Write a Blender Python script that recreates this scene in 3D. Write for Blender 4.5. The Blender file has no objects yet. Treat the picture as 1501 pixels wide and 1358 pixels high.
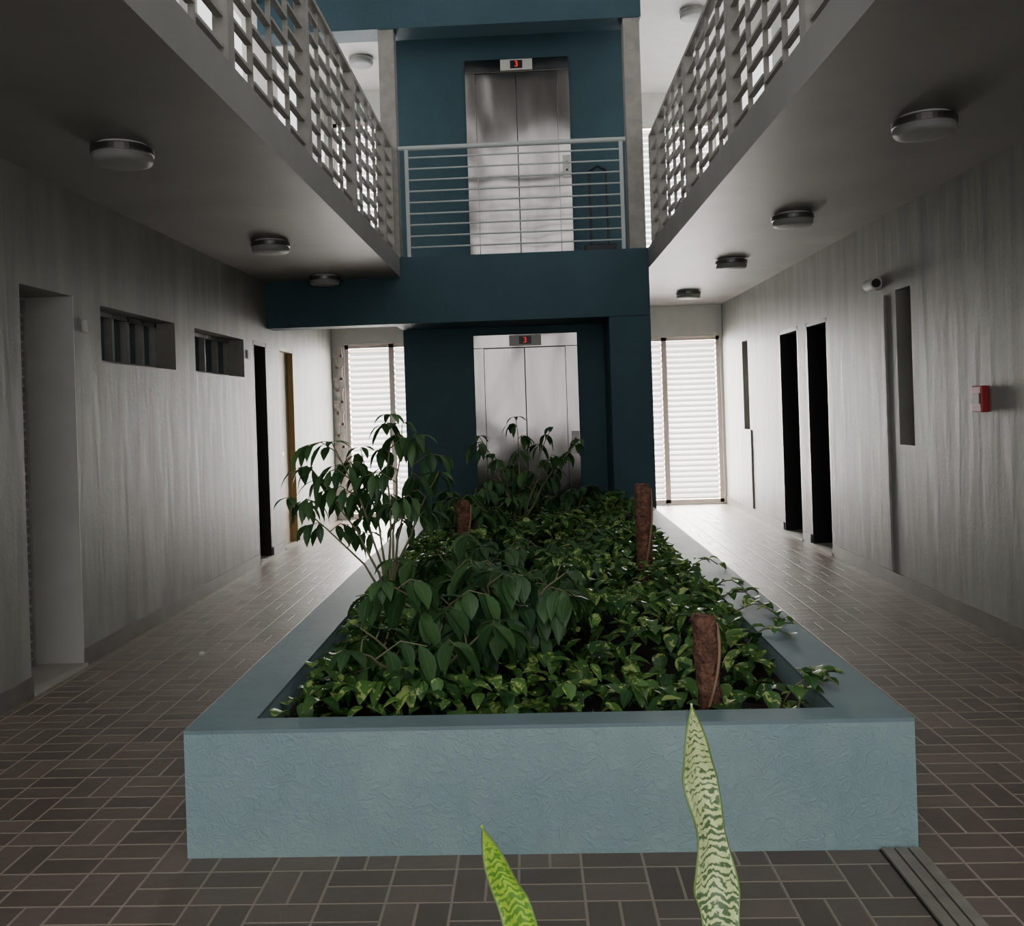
import bpy, bmesh, math, random
from mathutils import Vector, Matrix, noise
random.seed(7)
D = bpy.data
COL = bpy.context.scene.collection

# ---------------------------------------------------------------- materials
def srgb(r, g, b):
    def f(c):
        c /= 255.0
        return c/12.92 if c <= 0.04045 else ((c+0.055)/1.055)**2.4
    return (f(r), f(g), f(b), 1.0)

class NT:
    def __init__(s, name):
        s.m = D.materials.new(name); s.m.use_nodes = True
        s.t = s.m.node_tree; s.n = s.t.nodes; s.l = s.t.links
        s.b = s.n['Principled BSDF']; s.out = s.n['Material Output']
    def new(s, typ, **kw):
        x = s.n.new(typ)
        for k, v in kw.items(): setattr(x, k, v)
        return x
    def link(s, a, b): s.l.new(a, b)
    def math(s, op, a, b=None, c=None):
        x = s.n.new('ShaderNodeMath'); x.operation = op
        for i, v in enumerate((a, b, c)):
            if v is None: continue
            if isinstance(v, (int, float)): x.inputs[i].default_value = v
            else: s.link(v, x.inputs[i])
        return x.outputs[0]
    def mix(s, fac, a, b):
        x = s.n.new('ShaderNodeMix'); x.data_type = 'RGBA'
        if isinstance(fac, (int, float)): x.inputs[0].default_value = fac
        else: s.link(fac, x.inputs[0])
        for i, v in ((6, a), (7, b)):
            if isinstance(v, tuple): x.inputs[i].default_value = v
            else: s.link(v, x.inputs[i])
        return x.outputs[2]
    def ramp(s, fac, stops):
        x = s.n.new('ShaderNodeValToRGB')
        e = x.color_ramp.elements
        e[0].position, e[0].color = stops[0]
        e[1].position, e[1].color = stops[-1]
        for p, c in stops[1:-1]:
            q = e.new(p); q.color = c
        s.link(fac, x.inputs[0]); return x.outputs[0]
    def noise(s, scale, detail=3, vec=None, mscale=None, dist=0.0, rough=0.5):
        tc = s.new('ShaderNodeTexCoord')
        v = vec or tc.outputs['Object']
        if mscale:
            mp = s.new('ShaderNodeMapping'); mp.inputs['Scale'].default_value = mscale
            s.link(v, mp.inputs[0]); v = mp.outputs[0]
        x = s.new('ShaderNodeTexNoise')
        x.inputs['Scale'].default_value = scale; x.inputs['Detail'].default_value = detail
        x.inputs['Distortion'].default_value = dist; x.inputs['Roughness'].default_value = rough
        s.link(v, x.inputs['Vector']); return x.outputs[0]
    def bump(s, h, strength=0.3, dist=0.02):
        x = s.new('ShaderNodeBump'); x.inputs['Strength'].default_value = strength
        x.inputs['Distance'].default_value = dist
        s.link(h, x.inputs['Height']); s.link(x.outputs[0], s.b.inputs['Normal'])

def simple(name, col, rough=0.6, metal=0.0, var=0.12, nscale=6, mscale=None, bump=0.0, bscale=None, bdist=0.01, spec=0.5):
    t = NT(name)
    a = tuple(c*(1-var) for c in col[:3])+(1,)
    b = tuple(min(1, c*(1+var)) for c in col[:3])+(1,)
    n = t.noise(nscale, 4, mscale=mscale)
    t.link(t.ramp(n, [(0.3, a), (0.7, b)]), t.b.inputs['Base Color'])
    t.b.inputs['Roughness'].default_value = rough
    t.b.inputs['Metallic'].default_value = metal
    t.b.inputs['Specular IOR Level'].default_value = spec
    if bump:
        t.bump(t.noise(bscale or nscale*4, 4, mscale=mscale), bump, bdist)
    return t.m

def m_wall():
    t = NT('streaked_plaster')
    n1 = t.noise(1.0, 6, mscale=(6, 6, 0.8)); n2 = t.noise(0.8, 3); n3 = t.noise(2.5, 5)
    c = t.ramp(n1, [(0.3, srgb(126, 125, 118)), (0.7, srgb(154, 153, 145))])
    c2 = t.mix(t.math('MULTIPLY', n2, 0.4), c, srgb(114, 113, 107))
    c2 = t.mix(t.ramp(n3, [(.5, (0, 0, 0, 1)), (.8, (.45, .45, .45, 1))]), c2, srgb(100, 99, 94))
    t.link(c2, t.b.inputs['Base Color']); t.b.inputs['Roughness'].default_value = 0.5
    h = t.math('ADD', t.noise(1.0, 2, mscale=(8, 8, 1.2), dist=0.3), t.math('MULTIPLY', t.noise(40, 3), 0.16))
    t.bump(h, 0.26, 0.018)
    return t.m

def m_ceiling():
    t = NT('painted_concrete_ceiling')
    n = t.noise(1.2, 5); n2 = t.noise(0.7, 3, mscale=(1.5, .5, 1))
    c = t.ramp(n, [(0.3, srgb(118, 116, 112)), (0.7, srgb(136, 134, 129))])
    c = t.mix(t.ramp(n2, [(0.5, (0, 0, 0, 1)), (0.75, (.5, .5, .5, 1))]), c, srgb(100, 98, 94))
    t.link(c, t.b.inputs['Base Color']); t.b.inputs['Roughness'].default_value = 0.5
    t.bump(t.noise(5, 5), 0.2, 0.02); return t.m

def m_teal(name, a, b, scale=14, strength=0.5, k=9.0, d=0.006):
    t = NT(name)
    n = t.noise(3, 5)
    t.link(t.ramp(n, [(0.3, a), (0.7, b)]), t.b.inputs['Base Color'])
    t.b.inputs['Roughness'].default_value = 0.65
    w = t.noise(scale, 5, dist=1.2, rough=.65)
    w = t.math('ABSOLUTE', t.math('SUBTRACT', w, 0.5))
    w = t.math('MINIMUM', t.math('MULTIPLY', w, k), 1.0)
    t.bump(w, strength, d); return t.m

def m_floor():
    t = NT('slate_basketweave_tile')
    tc = t.new('ShaderNodeTexCoord'); sp = t.new('ShaderNodeSeparateXYZ')
    t.link(tc.outputs['Object'], sp.inputs[0])
    c = 0.19
    x = t.math('DIVIDE', t.math('ADD', sp.outputs[0], 20.03), c); y = t.math('DIVIDE', t.math('ADD', sp.outputs[1], 20.0), c)
    fx = t.math('FLOOR', x); fy = t.math('FLOOR', y)
    u = t.math('FRACT', x); v = t.math('FRACT', y)
    par = t.math('LESS_THAN', t.math('MODULO', t.math('ADD', fx, t.math('MULTIPLY', fy, 2.0)), 3.0), 0.5)
    ip = t.math('SUBTRACT', 1.0, par)
    uu = t.math('ADD', t.math('MULTIPLY', u, ip), t.math('MULTIPLY', v, par))
    vv = t.math('ADD', t.math('MULTIPLY', v, ip), t.math('MULTIPLY', u, par))
    du = t.math('PINGPONG', uu, 0.5); dv = t.math('PINGPONG', vv, 0.25)
    dm = t.math('MINIMUM', du, dv)
    grout = t.math('LESS_THAN', dm, 0.022)
    cmb = t.new('ShaderNodeCombineXYZ')
    t.link(fx, cmb.inputs[0]); t.link(fy, cmb.inputs[1]); t.link(t.math('FLOOR', t.math('MULTIPLY', vv, 2.0)), cmb.inputs[2])
    wn = t.new('ShaderNodeTexWhiteNoise'); t.link(cmb.outputs[0], wn.inputs[0])
    base = t.ramp(wn.outputs[0], [(0.0, srgb(98, 87, 80)), (0.5, srgb(112, 100, 91)), (1.0, srgb(130, 115, 104))])
    base = t.mix(t.math('MULTIPLY', t.noise(9, 5), 0.6), base, srgb(86, 78, 72))
    base = t.mix(t.ramp(t.noise(1.3, 4), [(.45, (0, 0, 0, 1)), (.75, (.5, .5, .5, 1))]), base, srgb(126, 115, 106))
    t.link(t.mix(grout, base, srgb(158, 147, 134)), t.b.inputs['Base Color'])
    r = t.math('ADD', t.math('MULTIPLY', grout, 0.3), t.math('ADD', 0.30, t.math('MULTIPLY', t.noise(5, 3), 0.2)))
    t.link(r, t.b.inputs['Roughness']); t.b.inputs['Specular IOR Level'].default_value = .38
    h = t.math('ADD', t.math('MULTIPLY', t.math('MINIMUM', dm, 0.03), 25.0), t.math('MULTIPLY', t.noise(22, 5, dist=1.0), 0.6))
    t.bump(h, 0.5, 0.007); return t.m

def m_leaf(name, dark, mid, vari=None, variamt=0.0, thr=.6):
    t = NT(name)
    at = t.new('ShaderNodeAttribute', attribute_name='lrand'); at.attribute_type = 'GEOMETRY'
    uv = t.new('ShaderNodeUVMap', uv_map='UVMap'); sp = t.new('ShaderNodeSeparateXYZ'); t.link(uv.outputs[0], sp.inputs[0])
    c = t.ramp(at.outputs['Fac'], [(0.0, dark), (1.0, mid)])
    if vari:
        n = t.noise(26, 3, dist=1.0)
        msk = t.math('GREATER_THAN', t.math('ADD', n, t.math('MULTIPLY', t.math('POWER', at.outputs['Fac'], 2.0), variamt)), thr)
        c = t.mix(t.math('MULTIPLY', msk, 0.8), c, vari)
    rib = t.math('LESS_THAN', t.math('ABSOLUTE', t.math('SUBTRACT', sp.outputs[0], 0.5)), 0.04)
    c = t.mix(t.math('MULTIPLY', rib, 0.3), c, srgb(120, 145, 90))
    t.link(c, t.b.inputs['Base Color']); t.b.inputs['Roughness'].default_value = 0.4
    t.b.inputs['Specular IOR Level'].default_value = 0.4
    tr = t.new('ShaderNodeBsdfTranslucent'); t.link(c, tr.inputs[0])
    mx = t.new('ShaderNodeMixShader'); mx.inputs[0].default_value = 0.25
    t.link(t.b.outputs[0], mx.inputs[1]); t.link(tr.outputs[0], mx.inputs[2]); t.link(mx.outputs[0], t.out.inputs[0])
    return t.m

def m_snake(name, pale, dark, amount):
    t = NT(name)
    uv = t.new('ShaderNodeUVMap', uv_map='UVMap'); sp = t.new('ShaderNodeSeparateXYZ'); t.link(uv.outputs[0], sp.inputs[0])
    nz = t.noise(45, 5, dist=.8); nz2 = t.noise(160, 4); nz3 = t.noise(18, 2)
    a = t.math('ABSOLUTE', t.math('SUBTRACT', t.math('FRACT', t.math('MULTIPLY', sp.outputs[0], 2.0)), 0.5))
    ph = t.math('ADD', t.math('MULTIPLY', sp.outputs[1], 560.0), t.math('ADD', t.math('MULTIPLY', a, 6.0), t.math('MULTIPLY', nz, 18.0)))
    s = t.math('SINE', ph)
    grow = t.math('MULTIPLY', sp.outputs[1], .9)
    m = t.ramp(t.math('MULTIPLY', t.math('ADD', grow, t.math('ADD', t.math('MULTIPLY', s, .38), t.math('ADD', nz2, nz3))), .5),
               [(amount*.5-.07, (0, 0, 0, 1)), (min(1, amount*.5+.07), (1, 1, 1, 1))])
    edge = t.math('GREATER_THAN', t.math('ABSOLUTE', t.math('SUBTRACT', sp.outputs[0], 0.5)), 0.488)
    c = t.mix(m, pale, dark); c = t.mix(edge, c, srgb(120, 150, 80))
    t.link(c, t.b.inputs['Base Color']); t.b.inputs['Roughness'].default_value = 0.4
    return t.m

def m_steel():
    t = NT('brushed_stainless_steel')
    n = t.noise(1.2, 3, dist=.6, mscale=(2.5, 1, .8))
    t.link(t.ramp(n, [(0.3, srgb(142, 137, 135)), (0.7, srgb(176, 171, 169))]), t.b.inputs['Base Color'])
    t.b.inputs['Metallic'].default_value = 1.0
    t.link(t.math('ADD', 0.08, t.math('MULTIPLY', t.noise(1.5, 3), 0.13)), t.b.inputs['Roughness'])
    h = t.math('ADD', t.noise(1.3, 1, mscale=(1.6, 1, .9)), t.math('MULTIPLY', t.noise(1, 2, mscale=(300, 1, 2)), .004))
    t.bump(h, 0.5, 0.07); return t.m

def m_emit(name, col, st):
    t = NT(name); t.b.inputs['Base Color'].default_value = col
    t.b.inputs['Emission Color'].default_value = col; t.b.inputs['Emission Strength'].default_value = st
    return t.m

def m_transl(name, col, f=0.5):
    t = NT(name); t.b.inputs['Base Color'].default_value = col; t.b.inputs['Roughness'].default_value = .5
    tr = t.new('ShaderNodeBsdfTranslucent'); tr.inputs[0].default_value = col
    mx = t.new('ShaderNodeMixShader'); mx.inputs[0].default_value = f
    t.link(t.b.outputs[0], mx.inputs[1]); t.link(tr.outputs[0], mx.inputs[2]); t.link(mx.outputs[0], t.out.inputs[0])
    return t.m

WALL = m_wall(); CEIL = m_ceiling(); FLOOR = m_floor()
TEAL = m_teal('dark_teal_stucco', srgb(44, 74, 84), srgb(50, 82, 92), 14, .3)
TEALP = m_teal('pale_teal_stucco', srgb(140, 166, 169), srgb(156, 180, 182), 20, 0.55, 8.0, .0035)
TEALRIM = simple('pale_teal_smooth_render', srgb(118, 140, 144), 0.6, var=.08, bump=.15, bscale=30)
WHITE = simple('white_paint', srgb(212, 210, 203), 0.6, var=.05)
ROOFM = simple('grey_roof_blocker', srgb(130, 130, 128), 0.7, var=.1)
JAMB = simple('pale_grey_jamb_paint', srgb(175, 175, 168), 0.6, var=.05)
GREYP = simple('weathered_grey_paint', srgb(148, 145, 139), 0.6, var=.15, nscale=12, bump=.1)
RAILM = simple('pale_metal_paint', srgb(185, 192, 190), 0.4, var=.05)
STEEL = m_steel()
CHROME = simple('satin_nickel', srgb(150, 148, 145), 0.3, 1.0, var=.05)
GLASSW = m_transl('frosted_lamp_glass', srgb(180, 180, 176), .3)
DARK = simple('dark_doorway_shade', srgb(30, 25, 23), 0.5, var=.2, mscale=(6, 6, .6))  # near-black brown, paints the shade inside open doorways
BLACK = simple('black_plastic', srgb(16, 16, 17), 0.4)
WOOD = simple('ochre_wood_door', srgb(165, 140, 90), 0.5, var=.15, mscale=(8, 8, .5))
SLAT = m_transl('white_louver_slat', srgb(215, 213, 212), .3)
FRAMEP = simple('pinkish_white_frame', srgb(215, 196, 190), 0.5, var=.04)
GLASSD = simple('dusky_glass_pane', srgb(70, 84, 84), 0.15, var=.2)
RED = simple('red_alarm_plastic', srgb(150, 30, 38), 0.4)
REDLED = m_emit('red_led', srgb(255, 30, 25), 1.0)
SOIL = simple('dark_soil', srgb(40, 31, 25), 0.9, var=.4, nscale=30, bump=.6)
COIR = simple('coir_fibre', srgb(120, 84, 68), 0.95, var=.6, nscale=40, bump=1.0, bscale=70, bdist=.02)
BARK = simple('green_brown_stem', srgb(118, 118, 88), 0.7, var=.2)
ROOT = simple('pale_aerial_root', srgb(150, 120, 95), 0.7, var=.2)
SKIRT = simple('grey_tile_skirting', srgb(106, 101, 95), 0.45, var=.15, nscale=5)
DRAIN = simple('grey_drain_cover', srgb(138, 132, 124), 0.6, var=.15, nscale=14)
POTHOS = m_leaf('variegated_pothos_leaf', srgb(46, 86, 48), srgb(100, 146, 72), srgb(196, 214, 126), 0.12, .63)
FICUS = m_leaf('dark_glossy_leaf', srgb(44, 78, 48), srgb(84, 122, 70))
SNAKE1 = m_snake('banded_snake_leaf', srgb(210, 224, 160), srgb(84, 108, 74), 1.34)
SNAKE2 = m_snake('lime_snake_leaf', srgb(170, 208, 66), srgb(100, 150, 58), 1.18)
TERRA = simple('grey_pot', srgb(110, 108, 104), 0.7, bump=.2)
THRESH = simple('pale_stone_threshold', srgb(160, 155, 148), 0.5, var=.08)

# ---------------------------------------------------------------- geometry helpers
def obj(name, verts, faces, mat, parent=None, smooth=False, bevel=0):
    me = D.meshes.new(name); me.from_pydata([tuple(v) for v in verts], [], faces)
    me.materials.append(mat); me.update()
    o = D.objects.new(name, me); COL.objects.link(o)
    if parent: o.parent = parent
    if smooth:
        for p in me.polygons: p.use_smooth = True
    if bevel:
        b = o.modifiers.new('bevel', 'BEVEL'); b.width = bevel; b.segments = 2; b.limit_method = 'ANGLE'
    return o
def boxes(name, bl, mat, parent=None, bevel=0):
    V, F = [], []
    for (x0, x1, y0, y1, z0, z1) in bl:
        n = len(V)
        V += [(x0,y0,z0),(x1,y0,z0),(x1,y1,z0),(x0,y1,z0),(x0,y0,z1),(x1,y0,z1),(x1,y1,z1),(x0,y1,z1)]
        F += [tuple(n+i for i in f) for f in ((3,2,1,0),(4,5,6,7),(0,1,5,4),(1,2,6,5),(2,3,7,6),(3,0,4,7))]
    return obj(name, V, F, mat, parent, bevel=bevel)
def empty(name, loc=(0, 0, 0)):
    e = D.objects.new(name, None); e.empty_display_size = .1; COL.objects.link(e); return e
def cyl(name, c, r, h, mat, parent=None, axis='Z', seg=40, r2=None, bevel=0):
    V, F = [], []; r2 = r if r2 is None else r2
    for k, (rr, z) in enumerate(((r, 0), (r2, h))):
        for i in range(seg):
            a = 2*math.pi*i/seg; p = (rr*math.cos(a), rr*math.sin(a), z)
            if axis == 'X': p = (p[2], p[0], p[1])
            if axis == 'Y': p = (p[1], p[2], p[0])
            V.append((p[0]+c[0], p[1]+c[1], p[2]+c[2]))
    for i in range(seg): F.append((i, (i+1) % seg, seg+(i+1) % seg, seg+i))
    F.append(tuple(range(seg))[::-1]); F.append(tuple(range(seg, 2*seg)))
    return obj(name, V, F, mat, parent, bevel=bevel)
def tube(V, F, pts, radii, seg=6):
    n0 = len(V)
    for i, p in enumerate(pts):
        d = (pts[min(i+1, len(pts)-1)]-pts[max(i-1, 0)]).normalized()
        a = d.cross(Vector((0.31, .95, .1))).normalized(); b = d.cross(a)
        for k in range(seg):
            t = 2*math.pi*k/seg
            V.append(p+(a*math.cos(t)+b*math.sin(t))*radii[i])
    for i in range(len(pts)-1):
        for k in range(seg):
            F.append((n0+i*seg+k, n0+i*seg+(k+1) % seg, n0+(i+1)*seg+(k+1) % seg, n0+(i+1)*seg+k))

class Leaves:
    def __init__(s): s.V, s.F, s.UV, s.R = [], [], [], []
    def add(s, p, d, L, W, droop=.6, heart=False, up=None, fold=.25):
        d = d.normalized(); up = up or Vector((0, 0, 1))
        n = 6; pos = Vector(p); st = L/(n-1)
        side0 = d.cross(up)
        if side0.length < .05: side0 = Vector((1, 0, 0))
        side = side0.normalized()
        prof = [0.25, .95, 1.0, .75, .42, 0.0] if heart else [0.05, .62, 1.0, .95, .55, 0.0]
        r = random.random(); n0 = len(s.V)
        for i in range(n):
            nn = side.cross(d).normalized(); w = W*.5*prof[i]
            s.V += [pos-side*w+nn*w*fold, pos.copy(), pos+side*w+nn*w*fold]
            s.R += [r]*3
            d = (d+Vector((0, 0, -droop/(n-1)))).normalized(); pos = pos+d*st
        for i in range(n-1):
            for k in range(2):
                a = n0+i*3+k
                s.F.append((a, a+1, a+4, a+3))
                s.UV += [(k*.5, i/5), (k*.5+.5, i/5), (k*.5+.5, (i+1)/5), (k*.5, (i+1)/5)]
    def build(s, name, mat, parent=None):
        o = obj(name, s.V, s.F, mat, parent, smooth=True)
        uv = o.data.uv_layers.new(name='UVMap')
        for i, c in enumerate(s.UV): uv.data[i].uv = c
        at = o.data.attributes.new('lrand', 'FLOAT', 'POINT')
        for i, r in enumerate(s.R): at.data[i].value = r
        return o
def wall_x(name, xa, xb, y0, y1, z0, z1, ops, mat):
    ys = sorted({y0, y1, *[o[0] for o in ops], *[o[1] for o in ops]})
    zs = sorted({z0, z1, *[o[2] for o in ops], *[o[3] for o in ops]})
    bl = []
    for i in range(len(ys)-1):
        for j in range(len(zs)-1):
            cy, cz = (ys[i]+ys[i+1])/2, (zs[j]+zs[j+1])/2
            if any(o[0] < cy < o[1] and o[2] < cz < o[3] for o in ops): continue
            bl.append((xa, xb, ys[i], ys[i+1], zs[j], zs[j+1]))
    return boxes(name, bl, mat)

# ---------------------------------------------------------------- dimensions
XL, XR = -2.604, 2.656          # corridor walls
SL, SR = -1.25, 1.205           # slab edges over the atrium
ZC, ZU = 2.737, 2.936           # lower ceiling, upper floor
ZC2 = ZC+ZU; ZT = ZC2+.2
YB = 9.10                       # front plane of the bridge
YE = 9.85                       # elevator wall
YLE, YRE = 12.1, 12.75          # corridor ends
Y0 = -1.5
DH = 2.125

boxes('floor', [(-3.6, 3.6, -5, 14, -.2, 0)], FLOOR)
wall_x('wall_left', XL-.34, XL, Y0, YLE+.2, 0, ZC+.1,
       [(4.63, 5.19, 0, DH), (5.52, 6.70, 1.765, 2.11), (7.1, 8.33, 1.765, 2.11), (8.6, 9.06, 0, DH), (9.5, 10.1, 0, DH)], WALL)
wall_x('wall_right', XR, XR+.25, Y0, YRE+.2, 0, ZC+.1,
       [(6.5, 6.76, 1.05, 2.165), (8.3, 8.95, 0, DH), (9.2, 9.9, 0, DH), (11.3, 11.6, 1.05, 2.14)], WALL)
wall_x('wall_upper_left', XL-.25, XL, Y0, YLE+.2, ZC+.1, ZT, [(5.0, 7.0, 3.9, 5.5), (7.4, 9.4, 3.9, 5.5), (9.8, 11.8, 3.9, 5.5)], WHITE)
wall_x('wall_upper_right', XR, XR+.25, Y0, YRE+.2, ZC+.1, ZT, [(5.0, 7.0, 3.9, 5.5), (7.4, 9.4, 3.9, 5.5), (9.8, 12.2, 3.9, 5.5)], WHITE)
boxes('ceiling', [(XL, SL, Y0, YLE, ZC, ZU), (SR, XR, Y0, YRE, ZC, ZU)], CEIL)
boxes('ceiling_upper', [(XL, SL, Y0, YLE, ZC2, ZT), (SR, XR, Y0, YRE, ZC2, ZT)], WHITE)
boxes('roof_light_blocker', [(SL, SR, 1.6, 13.2, ZT+.5, ZT+.7)], ROOFM)  # unseen roof, its reach set to cut overhead daylight in the atrium
boxes('baseboard_left', [(XL, XL+.012, Y0, 4.63, 0, .1), (XL, XL+.012, 5.19, 8.6, 0, .1), (XL, XL+.012, 9.06, 9.5, 0, .1), (XL, XL+.012, 10.1, YLE, 0, .1)], SKIRT)
boxes('baseboard_right', [(XR-.012, XR, Y0, 8.3, 0, .1), (XR-.012, XR, 8.95, 9.2, 0, .1), (XR-.012, XR, 9.9, YRE, 0, .1)], SKIRT)

# tower ------------------------------------------------------------
TX0, TX1 = -1.34, SR
boxes('wall_elevator_tower', [(TX0, TX1, YE, 12.95, 0, ZT+.5), (.80, TX1, YB, YE, 0, 2.27)], TEAL)
boxes('bridge_beam', [(XL, TX0, YB, YB+.25, 2.275, ZC), (SL, SR, YB, YE, 2.275, ZU), (TX0, SL, YB, YE, 2.275, ZC)], TEAL)
boxes('roof_beam', [(XL, SR, YB, YB+.3, 5.21, ZC2), (SL, SR, YB, YB+.3, ZC2, ZT+.5)], TEAL)
boxes('pillar', [(-1.40, -1.245, YB+.02, YB+.2, ZU, 5.21)], GREYP)
boxes('pillar', [(1.03, 1.19, YB+.02, YB+.2, ZU, 5.21)], GREYP)

# corridor end walls with louvered windows ---------------------------------
def end_wall(nm, x0, x1, y, z0, z1, w):
    wx0, wx1, wz0, wz1 = w
    bl = []
    if wx0 > x0: bl.append((x0, wx0, y, y+.2, z0, z1))
    if wx1 < x1: bl.append((wx1, x1, y, y+.2, z0, z1))
    bl.append((wx0, wx1, y, y+.2, wz1, z1))
    if wz0 > z0: bl.append((wx0, wx1, y, y+.2, z0, wz0))
    boxes(nm, bl, WHITE)
def louver(nm, x0, x1, y, z0, z1, mull):
    e = empty(nm)
    f = .05
    bl = [(x0, x0+f, y+.03, y+.11, z0, z1), (x1-f, x1, y+.03, y+.11, z0, z1), (x0, x1, y+.03, y+.11, z1-f, z1), (x0, x1, y+.03, y+.11, z0, z0+f)]
    for m in mull: bl.append((m-.035, m+.035, y+.03, y+.11, z0, z1))
    boxes('frame', bl, FRAMEP, e)
    V, F = [], []
    z = z0+f+.02
    while z < z1-f-.03:
        n = len(V)
        V += [(x0+f, y+.045, z), (x1-f, y+.045, z), (x1-f, y+.09, z+.042), (x0+f, y+.09, z+.042),
              (x0+f, y+.045, z+.006), (x1-f, y+.045, z+.006), (x1-f, y+.09, z+.048), (x0+f, y+.09, z+.048)]
        F += [tuple(n+i for i in q) for q in ((0,1,2,3),(4,7,6,5),(0,4,5,1),(3,2,6,7))]
        z += .075
    obj('slats', V, F, SLAT, e)
end_wall('wall_back_left', XL, TX0, YLE, 0, ZC, (-2.44, TX0, 0.02, 2.31))
louver('window_1', -2.44, TX0, YLE, .02, 2.31, [-1.82])
end_wall('wall_back_right', TX1, XR, YRE, 0, ZC, (TX1, 2.62, 0.02, 2.31))
louver('window_2', TX1, 2.62, YRE, .02, 2.31, [1.86])
end_wall('wall_back_upper_left', XL, TX0, YLE, ZU, ZC2, (-2.5, TX0, ZU+.02, 5.25))
louver('window_3', -2.5, TX0, YLE, ZU+.02, 5.25, [-1.9])
end_wall('wall_back_upper_right', TX1, XR, YRE, ZU, ZC2, (TX1, 2.62, ZU+.02, 5.25))
louver('window_4', TX1, 2.62, YRE, ZU+.02, 5.25, [1.9])
bl = []
for i in range(14):
    z = .2+i*.15
    bl.append((-2.60, -2.46, YLE-.03, YLE, z, z+.03)); bl.append((-2.56+(i % 2)*.06, -2.53+(i % 2)*.06, YLE-.03, YLE, z, z+.15))
boxes('breeze_block_screen', bl, FRAMEP)

# ---------------------------------------------------------------- doors & windows
def door(nm, side, y0, y1, panel, frame, depth=.2, lining=True):
    e = empty(nm)
    X = XL if side < 0 else XR
    def bx(a, b): return (min(X+side*a, X+side*b), max(X+side*a, X+side*b))
    xa, xb = bx(depth, depth+.045)
    boxes('panel', [(xa, xb, y0, y1, 0.01, DH)], panel, e)
    if lining:
        xa, xb = bx(0.0, depth)
        boxes('frame', [(xa, xb, y0, y0+.04, 0, DH), (xa, xb, y1-.04, y1, 0, DH), (xa, xb, y0, y1, DH-.04, DH)], frame, e)
    xa, xb = bx(depth-.05, depth-.01)
    cyl('handle', (min(xa, xb), y0+.1, 1.0), .02, .04, CHROME, e, axis='X', seg=16)
    boxes('threshold', [(*bx(-.02, depth), y0, y1, 0, .02)], THRESH, e)
    return e
d1 = door('door_1', -1, 4.63, 5.19, WHITE, WHITE, .285, False)
boxes('jamb_lining', [(XL-.28, XL, 5.178, 5.19, 0, DH)], JAMB, d1)
door('door_2', -1, 8.6, 9.06, DARK, DARK)  # dark panel stands in for the shade of an unlit room
door('door_3', -1, 9.5, 10.1, WOOD, WOOD, .06)
door('door_4', 1, 8.3, 8.95, DARK, BLACK)  # black opening: its inner shade is painted by dark panel and lining
door('door_5', 1, 9.2, 9.9, DARK, BLACK)  # another black opening, darkness put into the panel and lining colours
bl = [(XL-.28, XL-.255, 5.04, 5.06, .02, DH-.02), (XL-.28, XL-.255, 5.12, 5.14, .02, DH-.02)]
for i in range(40): bl.append((XL-.275, XL-.26, 5.06, 5.12, .06+i*.05, .075+i*.05))
boxes('grille', bl, GREYP, d1)

def hi_window(nm, y0, y1, n):
    e = empty(nm); z0, z1 = 1.765, 2.11
    boxes('frame', [(XL-.2, XL-.14, y0, y1, z0, z0+.03), (XL-.2, XL-.14, y0, y1, z1-.03, z1), (XL-.2, XL-.14, y0, y0+.03, z0, z1), (XL-.2, XL-.14, y1-.03, y1, z0, z1)]
          + [(XL-.2, XL-.14, y0+(y1-y0)*k/n-.015, y0+(y1-y0)*k/n+.015, z0, z1) for k in range(1, n)], GREYP, e)
    boxes('back', [(XL-.25, XL-.24, y0, y1, z0, z1)], BLACK, e)
    V, F = [], []
    for k in range(n):
        a = y0+(y1-y0)*k/n+.02; b = y0+(y1-y0)*(k+1)/n-.02
        m = len(V); V += [(XL-.22, a, z0+.03), (XL-.17, b-.05, z0+.03), (XL-.17, b-.05, z1-.03), (XL-.22, a, z1-.03)]
        F.append((m, m+1, m+2, m+3))
    obj('panes', V, F, GLASSD, e)
hi_window('window_5', 5.52, 6.70, 5)
hi_window('window_6', 7.1, 8.33, 4)
for nm, y0, y1, zt in (('window_7', 6.5, 6.76, 2.165), ('window_8', 11.3, 11.6, 2.14)):
    e = empty(nm)
    boxes('pane', [(XR+.19, XR+.2, y0, y1, 1.05, zt)], GLASSD, e)
    boxes('frame', [(XR+.15, XR+.19, y0, y0+.03, 1.05, zt), (XR+.15, XR+.19, y1-.03, y1, 1.05, zt), (XR+.15, XR+.19, y0, y1, 1.05, 1.08), (XR+.15, XR+.19, y0, y1, zt-.03, zt)], GREYP, e)
boxes('conduit_pipe', [(XR-.020, XR-.001, 6.93, 6.96, .1, 2.15)], GREYP, bevel=.004)
boxes('conduit_pipe', [(XR-.020, XR-.001, 11.2, 11.23, .1, 1.05)], GREYP, bevel=.004)

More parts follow.
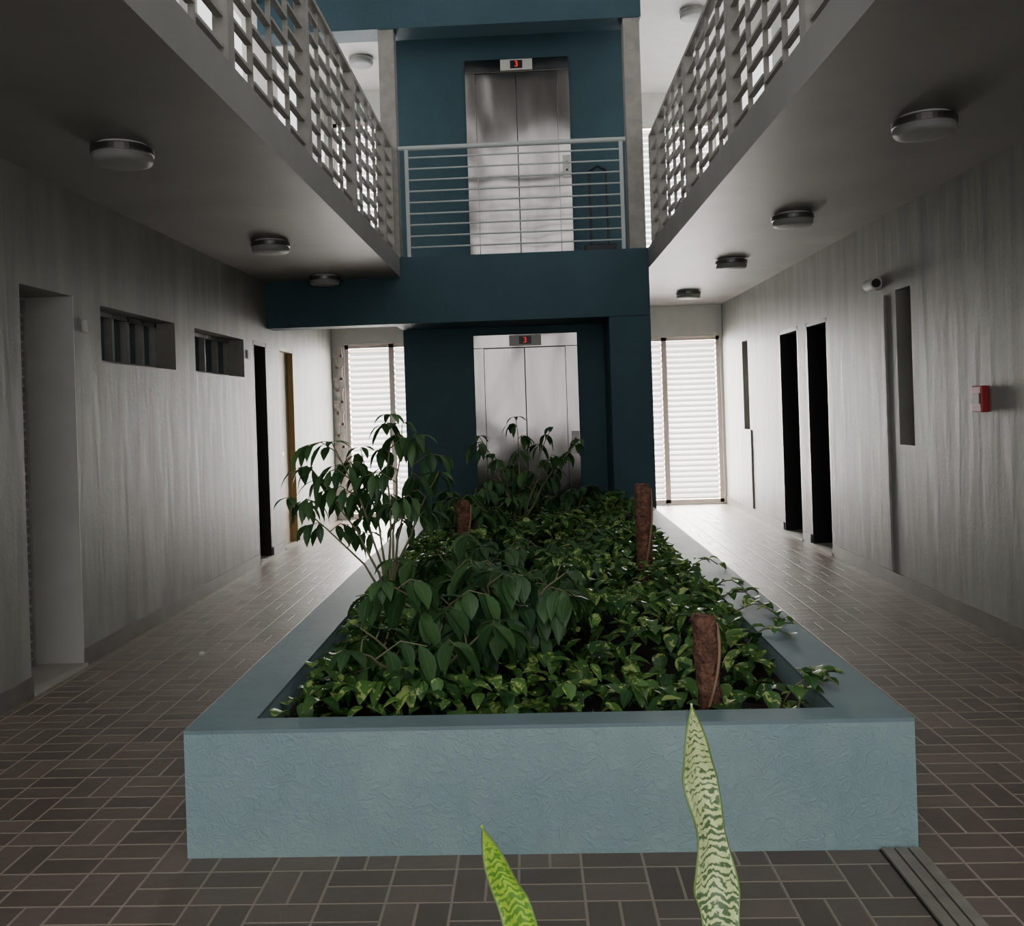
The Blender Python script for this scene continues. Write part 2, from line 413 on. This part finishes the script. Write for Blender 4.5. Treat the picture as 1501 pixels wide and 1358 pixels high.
# ---------------------------------------------------------------- elevators
def elevator(zb):
    e = empty('elevator')
    x0, x1, zt = -.588, .518, zb+2.19
    y = YE
    boxes('jambs', [(x0, x0+.11, y-.035, y, zb, zt-.14), (x1-.13, x1, y-.035, y, zb, zt-.14), (x0, x1, y-.035, y, zt-.14, zt)], STEEL, e, bevel=.004)
    xm = (x0+.11+x1-.13)/2
    boxes('door_leaf_left', [(x0+.11, xm-.004, y-.014, y, zb+.01, zt-.145)], STEEL, e, bevel=.002)
    boxes('door_leaf_right', [(xm+.004, x1-.13, y-.014, y, zb+.01, zt-.145)], STEEL, e, bevel=.002)
    boxes('gap', [(xm-.004, xm+.004, y-.005, y, zb+.01, zt-.145)], BLACK, e)
    boxes('door_shadow_gap', [(x0+.108, x1-.128, y-.016, y-.004, zt-.148, zt-.138)], BLACK, e)
    cx = (x0+x1)/2
    boxes('indicator_frame', [(cx-.17, cx+.17, y-.05, y-.035, zt-.125, zt-.01)], WHITE, e, bevel=.003)
    boxes('indicator_screen', [(cx-.065, cx+.065, y-.056, y-.05, zt-.11, zt-.025)], BLACK, e)
    c = D.curves.new('floor_number', 'FONT'); c.body = '3'; c.size = .085; c.align_x = 'CENTER'; c.align_y = 'CENTER'; c.extrude = .001
    t = D.objects.new('floor_number', c); COL.objects.link(t); t.parent = e
    t.location = (cx, y-.058, zt-.067); t.rotation_euler = (math.pi/2, 0, 0); c.materials.append(REDLED)
    px = x1-.05
    boxes('call_panel', [(px-.042, px+.042, y-.045, y-.035, zb+.90, zb+1.14)], WHITE, e, bevel=.003)
    for dz in (.98, 1.06): cyl('button', (px, y-.052, zb+dz), .012, .008, BLACK, e, axis='Y', seg=16)
    boxes('sill', [(x0, x1, y-.06, y, zb, zb+.012)], CHROME, e)
elevator(0.0)
elevator(ZU)

# bridge railing
e = empty('bridge_railing')
tx0, tx1 = SL+.01, 1.02
cyl('top_rail', (tx0, YB+.05, ZU+1.09), .024, tx1-tx0, RAILM, e, axis='X', seg=20)
boxes('posts', [(-1.175, -1.14, YB+.035, YB+.065, ZU, ZU+1.08), (.955, .99, YB+.035, YB+.065, ZU, ZU+1.08)], RAILM, e)
for i in range(9):
    cyl('bar', (-1.16, YB+.05, ZU+.10+i*.112), .0085, 2.13, RAILM, e, axis='X', seg=10)

# side balustrades
def balustrade(X):
    e = empty('gallery_balustrade')
    s = 1 if X > 0 else -1
    xc = X+s*.06
    posts = [8.5-1.48*k for k in range(7)]
    P = [(xc-.035, xc+.035, p-.045, p+.045, ZU, ZU+1.09) for p in posts]
    P.append((xc-.035, xc+.035, YB-.12, YB-.02, ZU, ZU+1.09))
    boxes('posts', P, GREYP, e)
    ye = YB-.05; ys = posts[-1]
    boxes('cap', [(xc-.03, xc+.03, ys, ye, ZU+1.07, ZU+1.10)], GREYP, e)
    bars, slats = [], []
    for k in range(6):
        b, a = posts[k]-.045, posts[k+1]+.045
        for j in range(1, 4):
            yy = a+(b-a)*j/4
            bars.append((xc-.012, xc+.012, yy-.012, yy+.012, ZU+.0, ZU+1.07))
        for j in range(4):
            ya = a+(b-a)*j/4+.012; yb = a+(b-a)*(j+1)/4-.012
            off = .0 if j % 2 else .045
            for r in range(7):
                z = ZU+.09+off+r*.14
                if z < ZU+1.05: slats.append((xc-.018, xc+.018, ya, yb, z, z+.018))
    for r in range(7):
        z = ZU+.09+r*.14
        slats.append((xc-.018, xc+.018, 8.545, 8.98, z, z+.018))
    boxes('uprights', bars, GREYP, e); boxes('slats', slats, GREYP, e)
balustrade(SL-.0-.005); balustrade(SR+.005)

# ---------------------------------------------------------------- ceiling lamps
def lamp(x, y, z):
    e = empty('ceiling_lamp')
    cyl('base', (x, y, z-.015), .12, .015, WHITE, e)
    cyl('band', (x, y, z-.05), .147, .035, CHROME, e, bevel=.004)
    V, F = [], []; seg = 36
    prof = [(.14, -.05), (.141, -.075), (.132, -.088), (.1, -.094), (.0, -.096)]
    for r, dz in prof:
        for i in range(seg):
            a = 2*math.pi*i/seg; V.append((x+r*math.cos(a), y+r*math.sin(a), z+dz))
    for k in range(len(prof)-1):
        for i in range(seg): F.append((k*seg+i, k*seg+(i+1) % seg, (k+1)*seg+(i+1) % seg, (k+1)*seg+i))
    obj('glass_diffuser', V, F, GLASSW, e, smooth=True)
for y in (4.5, 6.72, 8.75, 11.1): lamp(1.93, y, ZC)
for y in (4.4, 6.95, 8.8): lamp(-1.94, y, ZC)
lamp(-1.9, 11.0, ZC2); lamp(1.9, 10.1, ZC2)

# security camera
e = empty('security_camera')
cyl('mount', (XR-.04, 7.05, 2.25), .05, .04, WHITE, e, axis='X', seg=24)
cyl('body', (XR-.09, 6.88, 2.235), .042, .17, WHITE, e, axis='Y', seg=24, bevel=.006)
cyl('lens', (XR-.09, 6.872, 2.235), .032, .01, BLACK, e, axis='Y', seg=24)
boxes('arm', [(XR-.1, XR-.03, 7.02, 7.06, 2.235, 2.265)], WHITE, e)
# fire alarm
e = empty('fire_alarm_box')
boxes('body', [(XR-.05, XR, 5.44, 5.56, 1.29, 1.445)], RED, e, bevel=.008)
boxes('label', [(XR-.053, XR-.05, 5.465, 5.535, 1.34, 1.40)], WHITE, e)
# switches
boxes('light_switch', [(XL, XL+.012, 5.28, 5.33, 1.93, 2.0)], JAMB)
boxes('light_switch', [(XL, XL+.012, 8.42, 8.5, 1.94, 2.02)], WHITE)
# trolley on the bridge
e = empty('folding_hand_trolley')
boxes('base', [(.62, .95, YE-.28, YE-.08, ZU, ZU+.14)], BLACK, e, bevel=.01)
V, F = [], []
for xx in (.70, .88):
    tube(V, F, [Vector((xx, YE-.1, ZU+.1)), Vector((xx, YE-.06, ZU+.95))], [.012, .012])
tube(V, F, [Vector((.70, YE-.06, ZU+.95)), Vector((.79, YE-.06, ZU+1.0)), Vector((.88, YE-.06, ZU+.95))], [.012]*3)
obj('handle', V, F, BLACK, e, smooth=True)

# ---------------------------------------------------------------- planter
PX0, PX1, PY0, PY1, PZ = -1.137, 1.152, 2.89, 9.08, .406
IX0, IX1, IY0, IY1 = -.935, .945, 3.0, 8.9
pl = empty('planter_bed')
boxes('walls', [(PX0, PX1, PY0, IY0, 0, PZ-.012), (PX0, PX1, IY1, PY1, 0, PZ-.012), (PX0, IX0, IY0, IY1, 0, PZ-.012), (IX1, PX1, IY0, IY1, 0, PZ-.012)], TEALP, pl)
boxes('coping', [(PX0, PX1, PY0, IY0, PZ-.012, PZ), (PX0, PX1, IY1, PY1, PZ-.012, PZ), (PX0, IX0, IY0, IY1, PZ-.012, PZ), (IX1, PX1, IY0, IY1, PZ-.012, PZ)], TEALRIM, pl)
boxes('soil', [(IX0, IX1, IY0, IY1, .05, .30)], SOIL, pl)
# drain
e = empty('floor_drain_channel')
boxes('slats', [(1.035+i*.041, 1.035+i*.041+.034, -1.0, 2.88, 0, .012) for i in range(3)], DRAIN, e)
boxes('bed', [(1.03, 1.155, -1.0, 2.885, 0, .004)], BLACK, e)

# pothos bed
P = Leaves()
def hfield(x, y):
    return .40+.14*noise.noise(Vector((x*2.1, y*1.6, 3)))+.07*noise.noise(Vector((x*6, y*6, 1)))+min(.13, (y-3)*.065)
for i in range(5600):
    x = random.uniform(IX0+.02, IX1-.02); y = random.uniform(IY0+.03, IY1-.02)
    edge = min(x-IX0, IX1-x, (y-IY0)*1.2)
    h = hfield(x, y)*(1 if edge > .2 else .82+.9*edge)
    z = h-random.random()**2*.14+(.05*random.random() if random.random() < .2 else 0)
    a = random.uniform(0, 2*math.pi)
    L = random.uniform(.06, .11)
    if edge < .1: a = math.atan2(5.5-y, -x)+random.uniform(-1, 1)
    P.add((x, y, z), Vector((math.cos(a), math.sin(a), random.uniform(-.9, .9))), L, L*random.uniform(.55, .75), random.uniform(.3, 2.0), True, fold=.3)
SV, SF = [], []
def vine(x, y, ang, L, h0=.46):
    pts = [Vector((x, y, .34))]; n = max(4, int(L/.05)); a = ang
    for k in range(n):
        a += random.uniform(-.45, .45)
        q = pts[-1]+Vector((math.cos(a)*.05, math.sin(a)*.05, 0))
        over = (PX0 < q.x < PX1 and q.y > PY0)
        t = k/n
        tgt = h0+.05*math.sin(t*5)-.06*t
        q.z = max(.42 if over else .33, pts[-1].z+(tgt-pts[-1].z)*.5+random.uniform(-.006, .006))
        pts.append(q)
    tube(SV, SF, pts, [.0035]*len(pts), 5)
    for p in pts[1:]:
        for _ in range(2 if random.random() < .5 else 1):
            b = random.uniform(0, 6.28)
            P.add(p+Vector((0, 0, .004)), Vector((math.cos(b), math.sin(b), random.uniform(.1, .7))), random.uniform(.06, .09), .055, random.uniform(.5, 1.8), True, fold=.3)
for (x, y, a, L) in ((.85, 4.6, -.3, .36), (.88, 4.9, -.1, .30), (.85, 4.3, -.5, .34), (.9, 5.6, -.3, .16), (.85, 3.9, -.6, .2), (.82, 3.2, -.2, .2), (.85, 3.12, .5, .2)):
    vine(x, y, a, L)
P.build('pothos_leaves', POTHOS, pl)
obj('pothos_vines', SV, SF, BARK, pl, smooth=True)

# leafy shrubs
def shrub(base, height, spread, nstem, L=.16, W=.055, low=.35, twigs=5, dens=4, angs=None, tw=1.0):
    e = empty('leafy_shrub'); V, F = [], []; lv = Leaves()
    for s in range(nstem):
        if angs: a, sp, H = angs[s]
        else:
            a = 2*math.pi*s/nstem+random.uniform(-.5, .5); sp = spread*random.uniform(.25, 1.0)
            H = height*random.uniform(.75, 1.0)
        pts = []
        for k in range(8):
            t = k/7
            pts.append(Vector(base)+Vector((math.cos(a)*sp*t**1.6, math.sin(a)*sp*t**1.6, H*t))+Vector((random.uniform(-.012, .012), random.uniform(-.012, .012), 0))*(k > 0))
        tube(V, F, pts, [.010*(1-.7*k/7) for k in range(8)], 6)
        for k in range(twigs):
            t = low+(1-low)*(k+random.random()*.8)/twigs; t = min(t, 1)
            i = min(int(t*7), 6); p = pts[i].lerp(pts[i+1], t*7-i)
            b = random.uniform(0, 2*math.pi); tl = tw*random.uniform(.10, .26)*(1.15-.5*t)
            tp = [p, p+Vector((math.cos(b)*tl*.5, math.sin(b)*tl*.5, tl*.35)), p+Vector((math.cos(b)*tl, math.sin(b)*tl, tl*.25))]
            tube(V, F, tp, [.004, .003, .002], 5)
            for q in range(dens*2):
                u = .25+.75*q/(dens*2-1)
                pp = tp[0].lerp(tp[1], u*2) if u < .5 else tp[1].lerp(tp[2], u*2-1)
                c = b+(1 if q % 2 else -1)*random.uniform(.5, 1.3)
                lv.add(pp, Vector((math.cos(c), math.sin(c), random.uniform(-.5, .2))), L*random.uniform(.75, 1.15), W*random.uniform(.8, 1.2), random.uniform(1.2, 3.2), fold=.25)
        for q in range(4):
            c = random.uniform(0, 6.28)
            lv.add(pts[-1], Vector((math.cos(c), math.sin(c), .3)), L*.8, W*.8, random.uniform(.8, 2.0))
    obj('stems', V, F, BARK, e, smooth=True)
    lv.build('leaves', FICUS, e)
# slender tall sapling at left
shrub((-.80, 5.0, .29), 1.0, .4, 8, L=.155, W=.046, low=.56, twigs=5, dens=3,
      angs=[(1.2, .05, 1.10), (.2, .20, .98), (3.0, .44, .82), (3.3, .28, .96), (2.5, .2, .92), (-.4, .34, .78), (3.14, .54, .66), (0, .10, 1.05)])
shrub((-.22, 3.85, .29), .46, .50, 9, L=.165, W=.058, low=.3, twigs=5, dens=4)
shrub((-.45, 3.5, .29), .32, .35, 6, L=.15, W=.055, low=.3, twigs=4, dens=3)
shrub((-.35, 4.7, .29), .44, .45, 6, L=.16, low=.3)
shrub((.02, 4.3, .29), .34, .35, 5, L=.15, low=.3)
shrub((-.12, 7.3, .29), 1.02, .45, 6, L=.14, W=.045, low=.5, twigs=4, dens=3,
      angs=[(.1, .5, .85), (3.0, .3, .9), (1.5, .1, 1.04), (.4, .3, .95), (2.7, .2, .75), (-.5, .25, .7)])
shrub((-.5, 6.9, .29), .5, .45, 6, low=.3)
shrub((.35, 8.0, .29), .42, .35, 5, low=.3)
shrub((-.2, 8.3, .29), .45, .4, 5, low=.3)
shrub((.15, 5.8, .29), .32, .45, 6, low=.3, L=.13)

# coir moss poles
def pole(x, y, z1, r, lean=0):
    e = empty('moss_pole'); V, F = [], []; seg = 18; n = 26
    for k in range(n+1):
        t = k/n
        for i in range(seg):
            a = 2*math.pi*i/seg
            rr = r*(1+.28*noise.noise(Vector((math.cos(a)*2, math.sin(a)*2, t*9+x)))+.12*noise.noise(Vector((math.cos(a)*6, math.sin(a)*6, t*25))))*(1 if k < n else .8)
            V.append((x+lean*t+rr*math.cos(a), y+rr*math.sin(a), .25+(z1-.25)*t+(.012*noise.noise(Vector((a*2, x, 0))) if k == n else 0)))
    for k in range(n):
        for i in range(seg): F.append((k*seg+i, k*seg+(i+1) % seg, (k+1)*seg+(i+1) % seg, (k+1)*seg+i))
    F.append(tuple(range(n*seg, n*seg+seg)))
    obj('coir_pole', V, F, COIR, e, smooth=True)
    V, F = [], []
    pts = [Vector((x+lean*t/20+(r+.006)*math.cos(t*.13-2.4), y+(r+.006)*math.sin(t*.13-2.4), .27+(z1-.3)*t/20)) for t in range(21)]
    tube(V, F, pts, [.006]*21, 6); obj('aerial_root', V, F, ROOT, e, smooth=True)
pole(.60, 3.25, .655, .042, -.02)
pole(.63, 5.35, .94, .045, .0)
pole(-.47, 6.1, .80, .045)

# ---------------------------------------------------------------- snake plant in foreground pot
sn = empty('potted_snake_plant')
def blade(pts, ws, mat, y0=1.31, nm='leaf'):
    n = len(pts); V, F, UV = [], [], []; N = 60; M = 8
    def cr(arr, t):
        i = min(int(t), n-2); f = t-i
        a = arr[max(i-1, 0)]; b = arr[i]; c = arr[i+1]; d = arr[min(i+2, n-1)]
        return .5*((2*b)+(c-a)*f+(2*a-5*b+4*c-d)*f*f+(-a+3*b-3*c+d)*f**3)
    xs = [p[0] for p in pts]; zs = [p[1] for p in pts]
    L = 0; prev = None
    for k in range(N+1):
        t = (n-1)*k/N; x = cr(xs, t); z = cr(zs, t); w = max(cr(ws, t), .0008)*.5
        if prev: L += math.dist(prev, (x, z))
        prev = (x, z); tw = .55*math.sin(L*11)
        for j in range(M+1):
            s = j/(M/2)-1
            wav = .004*math.sin(L*70)*abs(s)**2*min(1, w*40)
            V.append((x+s*w*math.cos(tw), y0+s*w*math.sin(tw)+w*.75*(1-s*s)+wav+.012*math.sin(L*12), z)); UV.append((j/M, L))
    R = M+1
    for k in range(N):
        for j in range(M): F.append((k*R+j, k*R+j+1, (k+1)*R+j+1, (k+1)*R+j))
    o = obj(nm, V, F, mat, sn, smooth=True)
    u = o.data.uv_layers.new(name='UVMap')
    for li, lp in enumerate(o.data.loops): u.data[li].uv = UV[lp.vertex_index]
    m = o.modifiers.new('thickness', 'SOLIDIFY'); m.thickness = .003
blade([(.213, .976), (.218, .930), (.221, .890), (.226, .851), (.2376, .783), (.240, .715), (.243, .659), (.23, .5), (.2, .33)], [0, .030, .050, .064, .050, .068, .052, .045, .03], SNAKE1, 1.31)
blade([(-.085, .835), (-.071, .789), (-.0556, .742), (-.038, .697), (0, .55), (.05, .33)], [0, .030, .044, .052, .05, .03], SNAKE2, 1.25)
blade([(.06, .60), (.07, .54), (.08, .45), (.09, .33)], [0, .04, .05, .03], SNAKE1, 1.27)
blade([(.33, .58), (.30, .5), (.26, .4), (.24, .33)], [0, .035, .045, .03], SNAKE2, 1.33)
V, F = [], []; seg = 40
prof = [(.0, 0), (.17, 0), (.215, .34), (.235, .34), (.235, .37), (.205, .37), (.2, .33), (0, .33)]
for r, z in prof:
    for i in range(seg):
        a = 2*math.pi*i/seg; V.append((.13+r*math.cos(a), 1.3+r*math.sin(a), z))
for k in range(len(prof)-1):
    for i in range(seg): F.append((k*seg+i, k*seg+(i+1) % seg, (k+1)*seg+(i+1) % seg, (k+1)*seg+i))
obj('pot', V, F, TERRA, sn)

boxes('paper_scrap', [(-2.0, -1.975, 5.35, 5.38, 0, .02)], WHITE, bevel=.005)
boxes('paper_scrap', [(-1.5, -1.475, 5.4, 5.425, 0, .018)], WHITE, bevel=.005)

# ---------------------------------------------------------------- light
def area(nm, loc, rot, sx, sy, p, col=(1, 1, 1)):
    l = D.lights.new(nm, 'AREA'); l.shape = 'RECTANGLE'; l.size = sx; l.size_y = sy; l.energy = p; l.color = col
    o = D.objects.new(nm, l); COL.objects.link(o); o.location = loc; o.rotation_euler = rot
area('daylight_window_left', (-1.9, YLE+.45, 1.4), (math.radians(-90), 0, 0), 1.5, 2.6, 700, (1, .96, .91))
area('daylight_window_right', (1.93, YRE+.45, 1.4), (math.radians(-90), 0, 0), 1.5, 2.6, 800, (1, .96, .91))
area('daylight_upper_left', (-1.9, YLE+.45, 4.3), (math.radians(-90), 0, 0), 1.5, 2.6, 700)
area('daylight_upper_right', (1.93, YRE+.45, 4.3), (math.radians(-90), 0, 0), 1.5, 2.6, 700)

w = D.worlds.new('overcast_sky'); bpy.context.scene.world = w; w.use_nodes = True
bg = w.node_tree.nodes['Background']; bg.inputs[0].default_value = (.99, .99, 1.0, 1); bg.inputs[1].default_value = 2.0

# ---------------------------------------------------------------- camera
cd = D.cameras.new('camera'); cam = D.objects.new('camera', cd); COL.objects.link(cam)
cd.sensor_width = 36; cd.lens = 1350/1501*36; cd.shift_x = .018; cd.shift_y = -.0527; cd.clip_start = .05
M = Matrix.Rotation(math.radians(2.3), 4, 'Z') @ Matrix.Rotation(math.radians(90), 4, 'X') @ Matrix.Rotation(math.radians(-1.85), 4, 'Z')
M.translation = Vector((0, 0, 1.4)); cam.matrix_world = M
bpy.context.scene.camera = cam
